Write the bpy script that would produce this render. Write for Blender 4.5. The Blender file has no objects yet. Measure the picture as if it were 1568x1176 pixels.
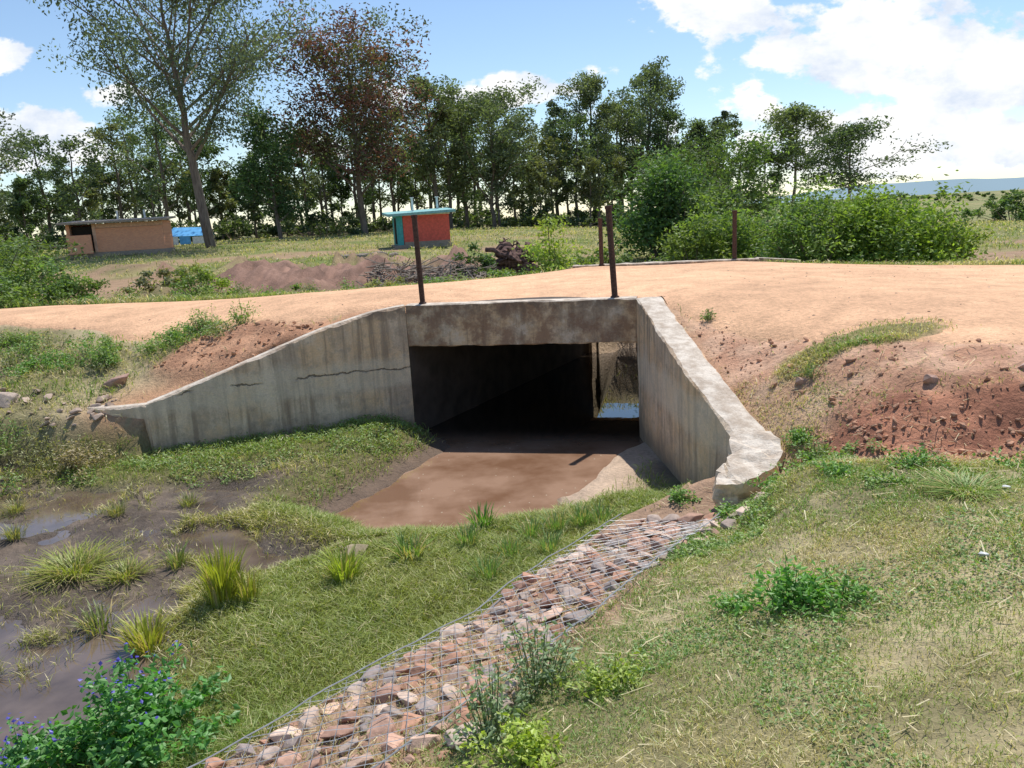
import bpy, math, bmesh, numpy as np
from mathutils import Vector, Matrix
R=np.random.RandomState(7)
scene=bpy.context.scene
scene.view_settings.view_transform='Standard'
try: scene.view_settings.look='None'
except Exception: pass
scene.view_settings.exposure=0

# ------------------------------------------------------------ helpers
def link(o,parent=None):
    scene.collection.objects.link(o)
    if parent: o.parent=parent
    return o
def empty(name):
    e=bpy.data.objects.new(name,None); return link(e)
def build(name,parts,mats,parent=None,smooth=False):
    """parts: list of (V (n,3), F (m,k), matindex, Col (n,4)|None)"""
    Vs=[];Ls=[];LT=[];MI=[];Cs=[];off=0
    for V,F,mi,C in parts:
        V=np.asarray(V,dtype=np.float32);F=np.asarray(F,dtype=np.int32)
        if len(V)==0: continue
        Vs.append(V);Ls.append((F+off).ravel());LT.append(np.full(len(F),F.shape[1],dtype=np.int32))
        MI.append(np.full(len(F),mi,dtype=np.int32))
        if C is None: C=np.ones((len(V),4))
        C=np.asarray(C,dtype=np.float32)
        if C.shape[1]==3: C=np.concatenate([C,np.ones((len(C),1),np.float32)],1)
        Cs.append(C);off+=len(V)
    V=np.concatenate(Vs);L=np.concatenate(Ls);LT=np.concatenate(LT);MI=np.concatenate(MI);C=np.concatenate(Cs)
    me=bpy.data.meshes.new(name)
    me.vertices.add(len(V));me.vertices.foreach_set('co',V.ravel())
    me.loops.add(len(L));me.loops.foreach_set('vertex_index',L)
    me.polygons.add(len(LT))
    ls=np.concatenate([[0],np.cumsum(LT)[:-1]]).astype(np.int32)
    me.polygons.foreach_set('loop_start',ls)
    try: me.polygons.foreach_set('loop_total',LT)
    except Exception: pass
    for m in mats: me.materials.append(m)
    me.polygons.foreach_set('material_index',MI)
    me.polygons.foreach_set('use_smooth',np.full(len(LT),smooth,dtype=bool))
    at=me.color_attributes.new('Col','FLOAT_COLOR','POINT')
    at.data.foreach_set('color',C.astype(np.float32).ravel())
    me.update();me.validate()
    o=bpy.data.objects.new(name,me)
    return link(o,parent)

def _h(ix,iy,s):
    n=(ix.astype(np.int64)*374761393+iy.astype(np.int64)*668265263+s*974711)&0xffffffff
    n=((n^(n>>13))*1274126177)&0xffffffff
    return ((n^(n>>16))&0xffff)/65535.0
def vnoise(x,y,s=0):
    x=np.asarray(x,float);y=np.asarray(y,float)
    ix=np.floor(x).astype(np.int64);iy=np.floor(y).astype(np.int64)
    fx=x-ix;fy=y-iy;fx=fx*fx*(3-2*fx);fy=fy*fy*(3-2*fy)
    a=_h(ix,iy,s);b=_h(ix+1,iy,s);c=_h(ix,iy+1,s);d=_h(ix+1,iy+1,s)
    return (a*(1-fx)+b*fx)*(1-fy)+(c*(1-fx)+d*fx)*fy
def fbm(x,y,sc,s=0,o=4):
    t=0;a=.5;n=0
    for i in range(o):
        t=t+a*vnoise(x*sc+i*17.3,y*sc-i*9.1,s+i);n+=a;a*=.5;sc*=2.03
    return t/n
def ss(a,b,x):
    t=np.clip((x-a)/(b-a),0,1);return t*t*(3-2*t)
def lerp(a,b,t): return a+(b-a)*t
def sdpoly(P,x,y):
    P=np.asarray(P,float);x=np.asarray(x,float);y=np.asarray(y,float)
    best=np.full(x.shape,1e9);idx=np.zeros(x.shape,int);ins=np.zeros(x.shape,bool)
    n=len(P)
    for i in range(n):
        ax,ay=P[i];bx,by=P[(i+1)%n]
        dx,dy=bx-ax,by-ay
        t=np.clip(((x-ax)*dx+(y-ay)*dy)/(dx*dx+dy*dy),0,1)
        d=np.hypot(x-ax-t*dx,y-ay-t*dy)
        m=d<best;best=np.where(m,d,best);idx=np.where(m,i,idx)
        c=((ay>y)!=(by>y))&(x<(bx-ax)*(y-ay)/((by-ay) if by!=ay else 1e-9)+ax)
        ins^=c
    return np.where(ins,-best,best),idx
def dline(P,x,y):
    best=np.full(np.shape(x),1e9)
    for i in range(len(P)-1):
        ax,ay=P[i];bx,by=P[i+1];dx,dy=bx-ax,by-ay
        t=np.clip(((x-ax)*dx+(y-ay)*dy)/(dx*dx+dy*dy),0,1)
        best=np.minimum(best,np.hypot(x-ax-t*dx,y-ay-t*dy))
    return best

# ------------------------------------------------------------ materials
def newmat(name):
    m=bpy.data.materials.new(name);m.use_nodes=True
    nt=m.node_tree;nt.nodes.clear();return m,nt
def N(nt,t,**k):
    n=nt.nodes.new(t)
    for a,b in k.items(): setattr(n,a,b)
    return n
def math_(nt,op,a,b=None,c=None,clamp=False):
    n=N(nt,'ShaderNodeMath',operation=op);n.use_clamp=clamp
    for i,v in enumerate((a,b,c)):
        if v is None: continue
        if isinstance(v,(int,float)): n.inputs[i].default_value=v
        else: nt.links.new(v,n.inputs[i])
    return n.outputs[0]
def mixc(nt,f,a,b,bt='MIX'):
    n=N(nt,'ShaderNodeMix',data_type='RGBA',blend_type=bt)
    for s,v in ((n.inputs[0],f),(n.inputs[6],a),(n.inputs[7],b)):
        if isinstance(v,(int,float)): s.default_value=v
        elif isinstance(v,tuple): s.default_value=(*v,1) if len(v)==3 else v
        else: nt.links.new(v,s)
    return n.outputs[2]
def noise(nt,vec,sc,det=4,rough=.55):
    n=N(nt,'ShaderNodeTexNoise');n.inputs['Scale'].default_value=sc;n.inputs['Detail'].default_value=det;n.inputs['Roughness'].default_value=rough
    if vec is not None: nt.links.new(vec,n.inputs['Vector'])
    return n.outputs['Fac']
def rng_(nt,v,a,b,c=0,d=1,sm=False):
    n=N(nt,'ShaderNodeMapRange');n.clamp=True
    if sm: n.interpolation_type='SMOOTHSTEP'
    nt.links.new(v,n.inputs[0])
    for i,q in enumerate((a,b,c,d)): n.inputs[i+1].default_value=q
    return n.outputs[0]
def geo(nt):
    return N(nt,'ShaderNodeNewGeometry')
def principled(nt,col,rough=.9,spec=.3,bump=None,bs=.5,bd=.02):
    p=N(nt,'ShaderNodeBsdfPrincipled')
    if isinstance(col,tuple): p.inputs['Base Color'].default_value=(*col,1)
    else: nt.links.new(col,p.inputs['Base Color'])
    if isinstance(rough,(int,float)): p.inputs['Roughness'].default_value=rough
    else: nt.links.new(rough,p.inputs['Roughness'])
    p.inputs['Specular IOR Level'].default_value=spec
    if bump is not None:
        b=N(nt,'ShaderNodeBump');b.inputs['Strength'].default_value=bs;b.inputs['Distance'].default_value=bd
        nt.links.new(bump,b.inputs['Height']);nt.links.new(b.outputs[0],p.inputs['Normal'])
    o=N(nt,'ShaderNodeOutputMaterial');nt.links.new(p.outputs[0],o.inputs[0]);return p
def ground_mat(name,peb=0.0):
    m,nt=newmat(name);g=geo(nt);P=g.outputs['Position']
    at=N(nt,'ShaderNodeAttribute',attribute_name='Col')
    n1=noise(nt,P,2.2,4,.6);n2=noise(nt,P,18,5,.7)
    k=math_(nt,'ADD',rng_(nt,n1,.3,.7,.78,1.12),rng_(nt,n2,.3,.7,-.22,.2))
    mul=N(nt,'ShaderNodeVectorMath',operation='SCALE')
    nt.links.new(at.outputs['Color'],mul.inputs[0]);nt.links.new(k,mul.inputs['Scale'])
    col=mul.outputs[0]
    if peb:
        v=N(nt,'ShaderNodeTexVoronoi');v.inputs['Scale'].default_value=22;nt.links.new(P,v.inputs['Vector'])
        pb=rng_(nt,v.outputs['Distance'],.1,.3,1,0)
        pbm=math_(nt,'MULTIPLY',math_(nt,'MULTIPLY',pb,rng_(nt,n1,.5,.62,0,1)),peb)
        col=mixc(nt,pbm,col,(.44,.29,.20))
    rough=rng_(nt,at.outputs['Alpha'],0,1,.22,.95)
    principled(nt,col,rough,.3,n2,.9,.045);return m
def leaf_mat(name,trans=.4,gloss=.08):
    m,nt=newmat(name)
    at=N(nt,'ShaderNodeAttribute',attribute_name='Col')
    d=N(nt,'ShaderNodeBsdfDiffuse');nt.links.new(at.outputs['Color'],d.inputs[0])
    t=N(nt,'ShaderNodeBsdfTranslucent')
    tc=mixc(nt,1.0,at.outputs['Color'],(1.3,1.4,.55),'MULTIPLY');nt.links.new(tc,t.inputs[0])
    mx=N(nt,'ShaderNodeMixShader');mx.inputs[0].default_value=trans
    nt.links.new(d.outputs[0],mx.inputs[1]);nt.links.new(t.outputs[0],mx.inputs[2])
    gl=N(nt,'ShaderNodeBsdfGlossy');gl.inputs['Roughness'].default_value=.5;gl.inputs[0].default_value=(.8,.85,.8,1)
    m2=N(nt,'ShaderNodeMixShader');m2.inputs[0].default_value=gloss
    nt.links.new(mx.outputs[0],m2.inputs[1]);nt.links.new(gl.outputs[0],m2.inputs[2])
    o=N(nt,'ShaderNodeOutputMaterial');nt.links.new(m2.outputs[0],o.inputs[0]);return m
def attr_mat(name,rough=.9,bump=25,bd=.01):
    m,nt=newmat(name);g=geo(nt);n=noise(nt,g.outputs['Position'],bump,4,.65)
    at=N(nt,'ShaderNodeAttribute',attribute_name='Col')
    c=mixc(nt,rng_(nt,n,.35,.65),at.outputs['Color'],(0,0,0));c=mixc(nt,.3,at.outputs['Color'],c)
    principled(nt,c,rough,.25,n,.6,bd);return m
def bark_mat(name,c1,c2):
    m,nt=newmat(name);g=geo(nt)
    mp=N(nt,'ShaderNodeMapping');mp.inputs['Scale'].default_value=(3,3,.6);nt.links.new(g.outputs['Position'],mp.inputs[0])
    n=noise(nt,mp.outputs[0],3,5);principled(nt,mixc(nt,rng_(nt,n,.35,.65),c1,c2),.9,.2,n,.6,.03);return m
def concrete_mat(name,top=(.74,.66,.56),tone=1.0,brown=0.0):
    m,nt=newmat(name);g=geo(nt);P=g.outputs['Position']
    sx=N(nt,'ShaderNodeSeparateXYZ');nt.links.new(P,sx.inputs[0]);z=sx.outputs[2]
    nx=N(nt,'ShaderNodeSeparateXYZ');nt.links.new(g.outputs['Normal'],nx.inputs[0])
    mp=N(nt,'ShaderNodeMapping');mp.inputs['Scale'].default_value=(1,1,.2);nt.links.new(P,mp.inputs[0])
    st=noise(nt,mp.outputs[0],3.6,6,.65)
    mp2=N(nt,'ShaderNodeMapping');mp2.inputs['Scale'].default_value=(1,1,.05);nt.links.new(P,mp2.inputs[0])
    st2=noise(nt,mp2.outputs[0],8,4,.65)
    big=noise(nt,P,1.3,6,.7);fine=noise(nt,P,45,4,.6);mid=noise(nt,P,6,6,.68)
    A=(.88*tone,.66*tone,.46*tone);B=(.58*tone,.42*tone,.29*tone)
    c=mixc(nt,rng_(nt,st,.42,.58),B,A)
    c=mixc(nt,rng_(nt,big,.46,.58,0,.85),c,(.86*tone,.57*tone,.33*tone))
    c=mixc(nt,rng_(nt,st2,.51,.64,0,.65),c,(.28,.19,.13))
    c=mixc(nt,rng_(nt,mid,.51,.64,0,.55),c,(.40*tone,.30*tone,.22*tone))
    zb=math_(nt,'ADD',z,math_(nt,'MULTIPLY',big,.45))
    band=math_(nt,'MULTIPLY',rng_(nt,zb,-1.10,-.98),rng_(nt,zb,-.62,-.50,1,0))
    c=mixc(nt,math_(nt,'MULTIPLY',band,.45),c,(.88,.74,.56))
    if brown:
        bb=noise(nt,P,3.2,6,.7)
        c=mixc(nt,rng_(nt,bb,.44,.56,0,brown),c,(.27,.145,.09))
        c=mixc(nt,rng_(nt,bb,.42,.34,0,.7),c,(.76,.60,.46))
    zz=math_(nt,'ADD',z,math_(nt,'MULTIPLY',big,.7))
    c=mixc(nt,rng_(nt,zz,-1.20,-1.58,0,.75),c,(.29,.20,.13))
    c=mixc(nt,math_(nt,'MULTIPLY',rng_(nt,z,-.30,-.03,0,.75),rng_(nt,mid,.4,.55)),c,(.20,.135,.095))
    cr=math_(nt,'ABSOLUTE',math_(nt,'SUBTRACT',z,math_(nt,'ADD',math_(nt,'MULTIPLY',noise(nt,P,1.7,6,.7),.30),-1.12)))
    crm=math_(nt,'MULTIPLY',rng_(nt,cr,.004,.014,1,0),rng_(nt,noise(nt,P,1.3,2),.42,.5))
    crm=math_(nt,'MULTIPLY',crm,rng_(nt,sx.outputs[0],-1.4,-1.7,0,1))
    c=mixc(nt,math_(nt,'MULTIPLY',crm,.8),c,(.09,.07,.055))
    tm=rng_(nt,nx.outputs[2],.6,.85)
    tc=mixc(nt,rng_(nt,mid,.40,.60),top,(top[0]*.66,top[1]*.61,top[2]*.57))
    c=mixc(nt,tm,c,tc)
    c2=mixc(nt,rng_(nt,fine,.3,.7,0,.25),c,(.18,.14,.11))
    h=math_(nt,'ADD',math_(nt,'MULTIPLY',mid,.8),math_(nt,'MULTIPLY',fine,.4))
    h=math_(nt,'SUBTRACT',h,math_(nt,'MULTIPLY',crm,.8))
    principled(nt,c2,.92,.2,h,.8,.03);return m
def simple_mat(name,col,rough=.8,spec=.3,var=.25,sc=8,metal=0):
    m,nt=newmat(name);g=geo(nt);n=noise(nt,g.outputs['Position'],sc,5)
    c=mixc(nt,rng_(nt,n,.35,.65),col,tuple(v*(1-var) for v in col))
    p=principled(nt,c,rough,spec,n,.3,.01);p.inputs['Metallic'].default_value=metal;return m

M_ground=ground_mat('ground_soil',.0);M_road=ground_mat('dirt_road_soil',.8)
M_grass=leaf_mat('grass_blade',.38,.04);M_leaf=leaf_mat('leaf',.40,.05);M_tree=leaf_mat('tree_foliage',.42,.03)
M_bark=bark_mat('bark_grey',(.24,.19,.155),(.13,.10,.085));M_barkp=bark_mat('bark_pale',(.36,.30,.25),(.17,.14,.11))
M_conc=concrete_mat('weathered_concrete');M_concd=concrete_mat('stained_concrete',tone=.85,brown=.75);M_conci=simple_mat('shade_toned_concrete',(.12,.09,.068),.8,.3,.45,3)  # M_conci: base colour darkened to stand in for the culvert's interior shade
M_rust=simple_mat('rusty_steel',(.11,.06,.045),.85,.3,.5,30)
M_stone=attr_mat('stone',.9,22,.012)

# ------------------------------------------------------------ terrain definition (metres, road surface z=0)
nL=np.array((-1.60,12.35));nR=np.array((1.89,11.54));ax=np.array((.462,.887))
fL=nL+ax*7.8;fR=nR+ax*7.8
LW=[(-1.60,12.35,0.0),(-2.1,12.16,-.06),(-2.85,11.87,-.25),(-4.1,11.37,-.69),(-5.18,10.95,-1.05)]
RW=[(1.89,11.54,0.0),(1.93,10.2,-.30),(2.0,8.65,-.64),(2.17,7.5,-1.0)]
GL=[(-5,-.4),(-2.5,2.9),(-1.6,3.95),(-.35,5.25),(1.05,7.15)]
SCAR=[(3.0,6.8),(3.5,6.4),(4.6,6.3),(6.5,5.9)]
CH=[(-1.75,12.5),(-5.25,11.1),(-7.2,11.15),(-14,11.7),(-40,14),(-60,-10),(-14,-12),(-5,-.4),(-2.5,2.9),(-1.6,3.95),(-.35,5.25),(1.05,7.15),(1.75,7.55),(2.28,7.5),(2.05,10.2),(2.03,11.54),tuple(fR+(.14,0)),tuple(fR+ax*1.6),tuple(fL+ax*1.4+(-.4,0)),tuple(fL+(-.14,0))]
CW=[.02,.6,.9,1.2,2,2,2,1.,.28,.28,.28,.28,.1,.02,.02,.02,.9,1.0,.9,.02]
POOL=[(-1.0,11.55),(-1.7,9.9),(-2.25,8.85),(-1.5,8.2),(-.7,8.05),(.25,8.4),(.55,9.0),(1.2,10.2),(1.89,11.3),tuple(fR),tuple(fR+ax*.5),tuple(fL+ax*.5),tuple(fL),(-1.4,12.7)]
ROAD=[(-60,25.5),(-20,17.6),(-9.5,14.75),(-5.5,13.35),(-3.6,12.75),(-1.9,12.55),(-1.5,12.55),(1.9,11.7),(2.35,11.4),(2.9,9.6),(3.9,8.0),(5.2,6.9),(9,5.6),(30,0),(60,-8),(60,2),(30,9),(14,14.0),(9.5,16.4),(7.4,17.3),(5.5,18.25),(1.9,19.1),(0.9,19.2),(-5,17.9),(-12,19.4),(-22,22.5),(-60,32)]
ctrl=np.array([(-1.6,12.7,-.03),(0,14,-.02),(1.9,11.9,-.03),(2,19,-.02),(5.3,18.2,-.02),(3,15.5,0),(-5,15,-.05),(-12,17,-.15),(-9.5,14.9,-.15),(5,12,0),(8,12,-.1),(10,16,-.25),(12,12,-.2),(-12,20,-.3),(5.2,7.6,-.17),(8,7,-.18),
(-5.3,11.4,-1.12),(-4.1,11.6,-.78),(-2.85,12.1,-.33),(-2.2,12.45,-.12),(-6.4,11.5,-1.1),(-7.6,11.8,-.95),(-10,12.3,-.85),(-14,12.6,-.8),(-5,13.0,-.42),(-8,13.7,-.5),(-14,14.6,-.4),(-3.6,12.6,-.22),
(2.3,11.3,-.06),(2.4,10,-.40),(2.5,8.6,-.74),(2.7,7.4,-1.02),(2.5,6.8,-1.22),(3.1,10,-.17),(3.5,7.9,-.33),(2.9,8.3,-.56),(3.0,7.0,-.84),
(3.5,6.75,-.46),(4.4,6.55,-.33),(5.5,6.3,-.30),(7,6,-.30),(3.1,6.2,-.80),(3.9,6.12,-.74),(5.5,5.8,-.66),(8,5,-.55),
(2.3,6.3,-.98),(2,5.6,-1.0),(1,3.5,-1.03),(1.5,4.4,-1.03),(3,4.2,-.68),(2,2.5,-.68),(.3,2.7,-1.0),(0,0,-.38),(3,0,-.3),(6,3,-.35),(-1,0,-.7),(1,1.2,-.58),
(-1.4,2.4,-1.38),(-.57,3.2,-1.36),(.03,3.7,-1.3),(.76,4.2,-1.22),(1.85,5.7,-1.2),(1.1,7.0,-1.62),(-.3,5.2,-1.58),(-1.54,3.9,-1.58),(-2.5,2.9,-1.58),(1.8,6.5,-1.42),(1.2,5.9,-1.40),(-.05,4.6,-1.44),(-5,-.5,-1.6),(-3,0,-1.3),(2.0,7.2,-1.5),(-4,-6,-.8),(6,-6,0),
(-12,24,-.8),(-5,21.5,-.75),(0,23,-.95),(3,22.5,-1.1),(7,21.5,-.8),(12,20,-.55),(-7,19.3,-.35),(-30,30,-.5),(0,35,-.6),(-10,35,-.35),(-18,42,0),(-20,60,.35),(0,48,-.05),(20,40,-.8),(40,30,-.8),(-45,50,.3),(0,65,.2),(30,65,-.9),(-60,20,-.6),(60,10,-.6),(60,60,-1.2),(-40,70,.5),(-30,-30,-.5),(30,-30,0)],float)
def phi(r): return np.sqrt(r*r+.04)
_D=np.hypot(ctrl[:,0][:,None]-ctrl[:,0],ctrl[:,1][:,None]-ctrl[:,1])
_n=len(ctrl);_A=np.zeros((_n+1,_n+1));_A[:_n,:_n]=phi(_D)+np.eye(_n)*-.02;_A[_n,:_n]=1;_A[:_n,_n]=1
_w=np.linalg.solve(_A,np.concatenate([ctrl[:,2],[0]]))
def bank(x,y):
    h=np.full(x.shape,_w[_n])
    for i in range(_n): h=h+_w[i]*phi(np.hypot(x-ctrl[i,0],y-ctrl[i,1]))
    r=np.hypot(x,y);az=x/np.maximum(np.abs(y),1)
    far=lerp(.55,-1.1,ss(-.1,.35,az))
    return lerp(h,far,ss(50,85,r))
def earth_bank(x,y):
    n2=fbm(x,y,.45,42)
    a=ss(4.2,2.2,np.abs(y-(26.8+.15*(x+6))+(n2-.5)*5))*ss(-13,-10,x)*ss(.6,-1.5,x)
    b=ss(3.0,1.2,np.abs(y-34+(n2-.5)*6))*ss(-20,-16,x)*ss(-2,-6,x)*ss(.42,.52,fbm(x,y,.3,43))
    return np.maximum(a,b*.8)
def mound(x,y): return ss(1.15,.55,((x-3.95)/1.05)**2+((y-8.35)/.40)**2+(fbm(x,y,3,71)-.5)*1.6)
def heap(x,y): return ss(1.2,.3,((x+4.2+.9*(y-12.2))/1.5)**2+((y-12.25)/.75)**2+(fbm(x,y,1.8,72)-.5)*1.2)
def field(x,y):
    """height + masks"""
    x=np.asarray(x,float);y=np.asarray(y,float)
    sd,idx=sdpoly(CH,x,y);w=np.array(CW)[idx]
    b=bank(x,y)
    sr,_=sdpoly(ROAD,x,y)
    r=np.hypot(x,y)
    rn=(fbm(x,y,.9,5)-.5)
    road=ss(.25,-.25,sr+rn*1.0)
    rightside=ss(1.8,2.6,x)*ss(12,11,y)
    red=rightside*ss(5.8,6.3,y+rn*1.2)*ss(2.2,.6,np.maximum(sr,0)+rn*1.4)
    dsc=dline(SCAR,x,y)
    red=np.maximum(red,rightside*ss(.55,.2,dsc+rn*.5))
    det=(fbm(x,y,1.6,11)-.5)*.10+(fbm(x,y,7,12)-.5)*.05
    scar=ss(.75,.2,dsc+rn*.3)
    rough=red*(np.abs(fbm(x,y,2.4,13)-.5)*-.14+(fbm(x,y,9,14)-.5)*.035)+scar*(np.abs(fbm(x,y,3.4,16)-.5)*-.36+(fbm(x,y,11,17)-.5)*.08)
    b=b+det*(1-road)*np.clip(.6+red*.2,0,1.4)*ss(60,20,r)+road*(fbm(x,y,1.1,3)-.5)*.03+rough*(1-road)+red*.02*(1-road)
    mo=mound(x,y);b=b+mo*.015
    hp=heap(x,y)*(1-road);b=b+hp*(.10+.16*(fbm(x,y,2.6,73)-.4)+.06*(fbm(x,y,9,74)-.5))
    eb=earth_bank(x,y);b=b+eb*(.42+1.6*(fbm(x,y,.7,15)-.45)+.6*(fbm(x,y,2.5,25)-.5))
    b=b+ss(10,60,r)*(fbm(x,y,.12,4)-.5)*.5*(1-road)*ss(200,80,r)
    dg=dline(GL,x,y)
    dw=dline([p[:2] for p in LW],x,y)
    sp,_=sdpoly(POOL,x,y)
    bm_=np.clip(1.0+(y-4.6)*.62,.8,2.3)
    mud=ss(bm_-.35,bm_+.45,dg+(fbm(x,y,.8,21)-.5)*1.5)*ss(.8,1.7,dw+(fbm(x,y,.9,22)-.5)*1.0)*ss(.4,1.2,sp)
    bed=-1.76-.125*mud+(fbm(x,y,1.3,31)-.5)*lerp(.10,.20,mud)+(fbm(x,y,6,32)-.5)*lerp(.05,.10,mud)-.05*mud*ss(-2.6,-3.8,x)*ss(6.4,5.0,y)
    bed=lerp(-2.06+(fbm(x,y,3,33)-.5)*.05,bed,ss(.0,.9,sp))
    bed=lerp(bed,-2.26,ss(.12,-.25,sp+(fbm(x,y,2.2,34)-.5)*.35))
    sand=ss(1.3,.3,sp)*ss(.35,.65,x)*ss(8.0,8.5,y)*ss(12,11.5,y)
    bed=np.where((x>.1)&(y<11.4)&(y>8.0)&(sp>-.3),lerp(bed,np.minimum(bed,-2.08+.05*sp),ss(.1,.4,x)),bed)
    t=ss(0,1,np.clip(-sd/w,0,1))
    h=lerp(b,bed,t)
    return dict(h=h,sd=sd,t=t,road=road,red=red,mud=mud*t,sp=sp,dg=dg,dw=dw,sr=sr,r=r,sand=sand,mo=mo,eb=eb,scar=scar,hp=hp)
def hgt(x,y): return field(np.atleast_1d(x),np.atleast_1d(y))['h']

def axis_(dense,lo,hi,step,first,grow,limit):
    a=list(np.arange(lo,hi,step));s=step;v=a[-1]
    while v<limit: s=min(s*grow,400);v+=s;a.append(v)
    s=step;v=lo;b=[]
    while v>-first: s=min(s*grow,400);v-=s;b.append(v)
    return np.array(b[::-1]+a)
xs=axis_(1,-8,6.5,.07,2500,1.055,2500);ys=axis_(1,1.5,13,.07,300,1.035,4000)
X,Yg=np.meshgrid(xs,ys);F=field(X.ravel(),Yg.ravel())
def grid_faces(nx,ny):
    i=np.arange(nx*ny).reshape(ny,nx)
    return np.stack([i[:-1,:-1],i[:-1,1:],i[1:,1:],i[1:,:-1]],-1).reshape(-1,4)
def col(c): return np.array(c,float)
def mx(a,b,t):
    t=np.clip(np.asarray(t).reshape(-1,1),0,1);return a*(1-t)+b*t
def ground_color(x,y,F):
    one=np.ones((len(x),1))
    n=fbm(x,y,.7,41)[:,None];n2=fbm(x,y,4,42)[:,None]
    c=one*col((.25,.22,.11))
    c=mx(c,col((.46,.38,.23)),ss(.35,.65,n[:,0]))
    far=ss(16,26,F['r'])
    g=mx(one*col((.15,.19,.05)),col((.30,.26,.12)),ss(.35,.6,n[:,0]))
    g=mx(g,col((.36,.23,.15)),ss(.53,.62,fbm(x,y,.28,44))*ss(60,40,F['r'])*.9)
    c=mx(c,g,far)
    c=mx(c,col((.26,.155,.115))*np.ones((len(x),1))*(.35+1.3*n2),F['eb'])
    c=mx(c,mx(one*col((.66,.41,.275)),col((.53,.29,.185)),ss(.35,.6,n2[:,0])),F['red'])
    c=mx(c,mx(one*col((.50,.23,.14)),col((.30,.13,.08)),ss(.35,.6,n2[:,0])),F['scar']*F['red'])
    lb=ss(1.5,.4,F['dw'])*(1-F['t'])*ss(-1.5,-2.2,x)
    c=mx(c,col((.54,.30,.175)),lb*ss(.25,.45,n2[:,0]+.1))
    c=mx(c,mx(one*col((.58,.32,.19)),col((.42,.22,.13)),ss(.35,.6,n2[:,0])),F['hp'])
    c=mx(c,col((.66,.42,.27)),F['road'])
    c=mx(c,col((.26,.22,.09)),F['mo'])
    gab=ss(1.25,1.0,F['dg'])*(1-F['t'])*ss(-6,-3,x)
    c=mx(c,col((.38,.25,.17)),gab)
    b=one*col((.17,.16,.06))
    b=mx(b,mx(one*col((.18,.135,.10)),col((.10,.075,.056)),ss(.35,.6,n2[:,0])),F['mud'])
    b=mx(b,col((.17,.115,.08)),ss(.8,.1,F['sp']))
    b=mx(b,col((.56,.42,.31)),F['sand'])
    b=mx(b,col((.075,.054,.04)),ss(-1.855,-1.90,F['h'])*F['mud'])
    b=mx(b,col((.45,.32,.22)),(y>18.5)*1.)
    c=mx(c,b,F['t'])
    al=1-.85*F['mud']*ss(-1.80,-1.88,F['h'])-.5*F['t']*ss(.4,.1,F['sp'])
    return np.concatenate([c,np.clip(al,0,1)[:,None]],1)
GC=ground_color(X.ravel(),Yg.ravel(),F)
build('ground',[(np.stack([X.ravel(),Yg.ravel(),F['h']-F['road']*.03],1),grid_faces(len(xs),len(ys)),0,GC)],[M_ground],smooth=True)

def road_sheet():
    rx=axis_(1,-12,9,.12,58,1.08,58);ry=np.concatenate([np.arange(-8,3,.5),np.arange(3,21,.12),np.arange(21,33,.6)])
    A,B=np.meshgrid(rx,ry);a=A.ravel();b=B.ravel()
    f=field(a,b);bk=bank(a,b)+(fbm(a,b,1.1,3)-.5)*.03
    s=f['sr']+(fbm(a,b,.9,5)-.5)*.7
    z=bk+.012-ss(-.15,.25,s)*.10-f['mo']*.1
    tracks=.5+.5*np.cos((f['sr'])*2.2)
    c=np.ones((len(a),1))*col((.80,.485,.29))
    k=(.76+.40*fbm(a,b,.5,50)+.08*tracks)[:,None]
    c=c*k;c=c*(1-.12*ss(-.9,0,s))[:,None]
    Fc=grid_faces(len(rx),len(ry))
    keep=(s[Fc].min(1)<.25)
    e=nR-nL;e=e/np.linalg.norm(e);nrm=np.array((-e[1],e[0]))
    dn=(a-nL[0])*nrm[0]+(b-nL[1])*nrm[1]-.10
    al=(a-nL[0])*e[0]+(b-nL[1])*e[1]
    bad1=(dn<0)&(al>-.2)&(al<np.linalg.norm(nR-nL)+.35)
    e2=fR-fL;e2=e2/np.linalg.norm(e2);n2=np.array((-e2[1],e2[0]))
    df=(a-fL[0])*n2[0]+(b-fL[1])*n2[1]+.12
    al2=(a-fL[0])*e2[0]+(b-fL[1])*e2[1]
    bad2=(df>0)&(al2>-.4)&(al2<np.linalg.norm(fR-fL)+.4)
    bad=bad1|bad2
    keep&=~bad[Fc].any(1)
    Fc=Fc[keep];u,inv=np.unique(Fc,return_inverse=True)
    V=np.stack([a,b,z],1)[u]
    build('dirt_road',[(V,inv.reshape(-1,4),0,np.concatenate([c[u],np.ones((len(u),1))],1))],[M_road],smooth=True)
road_sheet()

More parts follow.
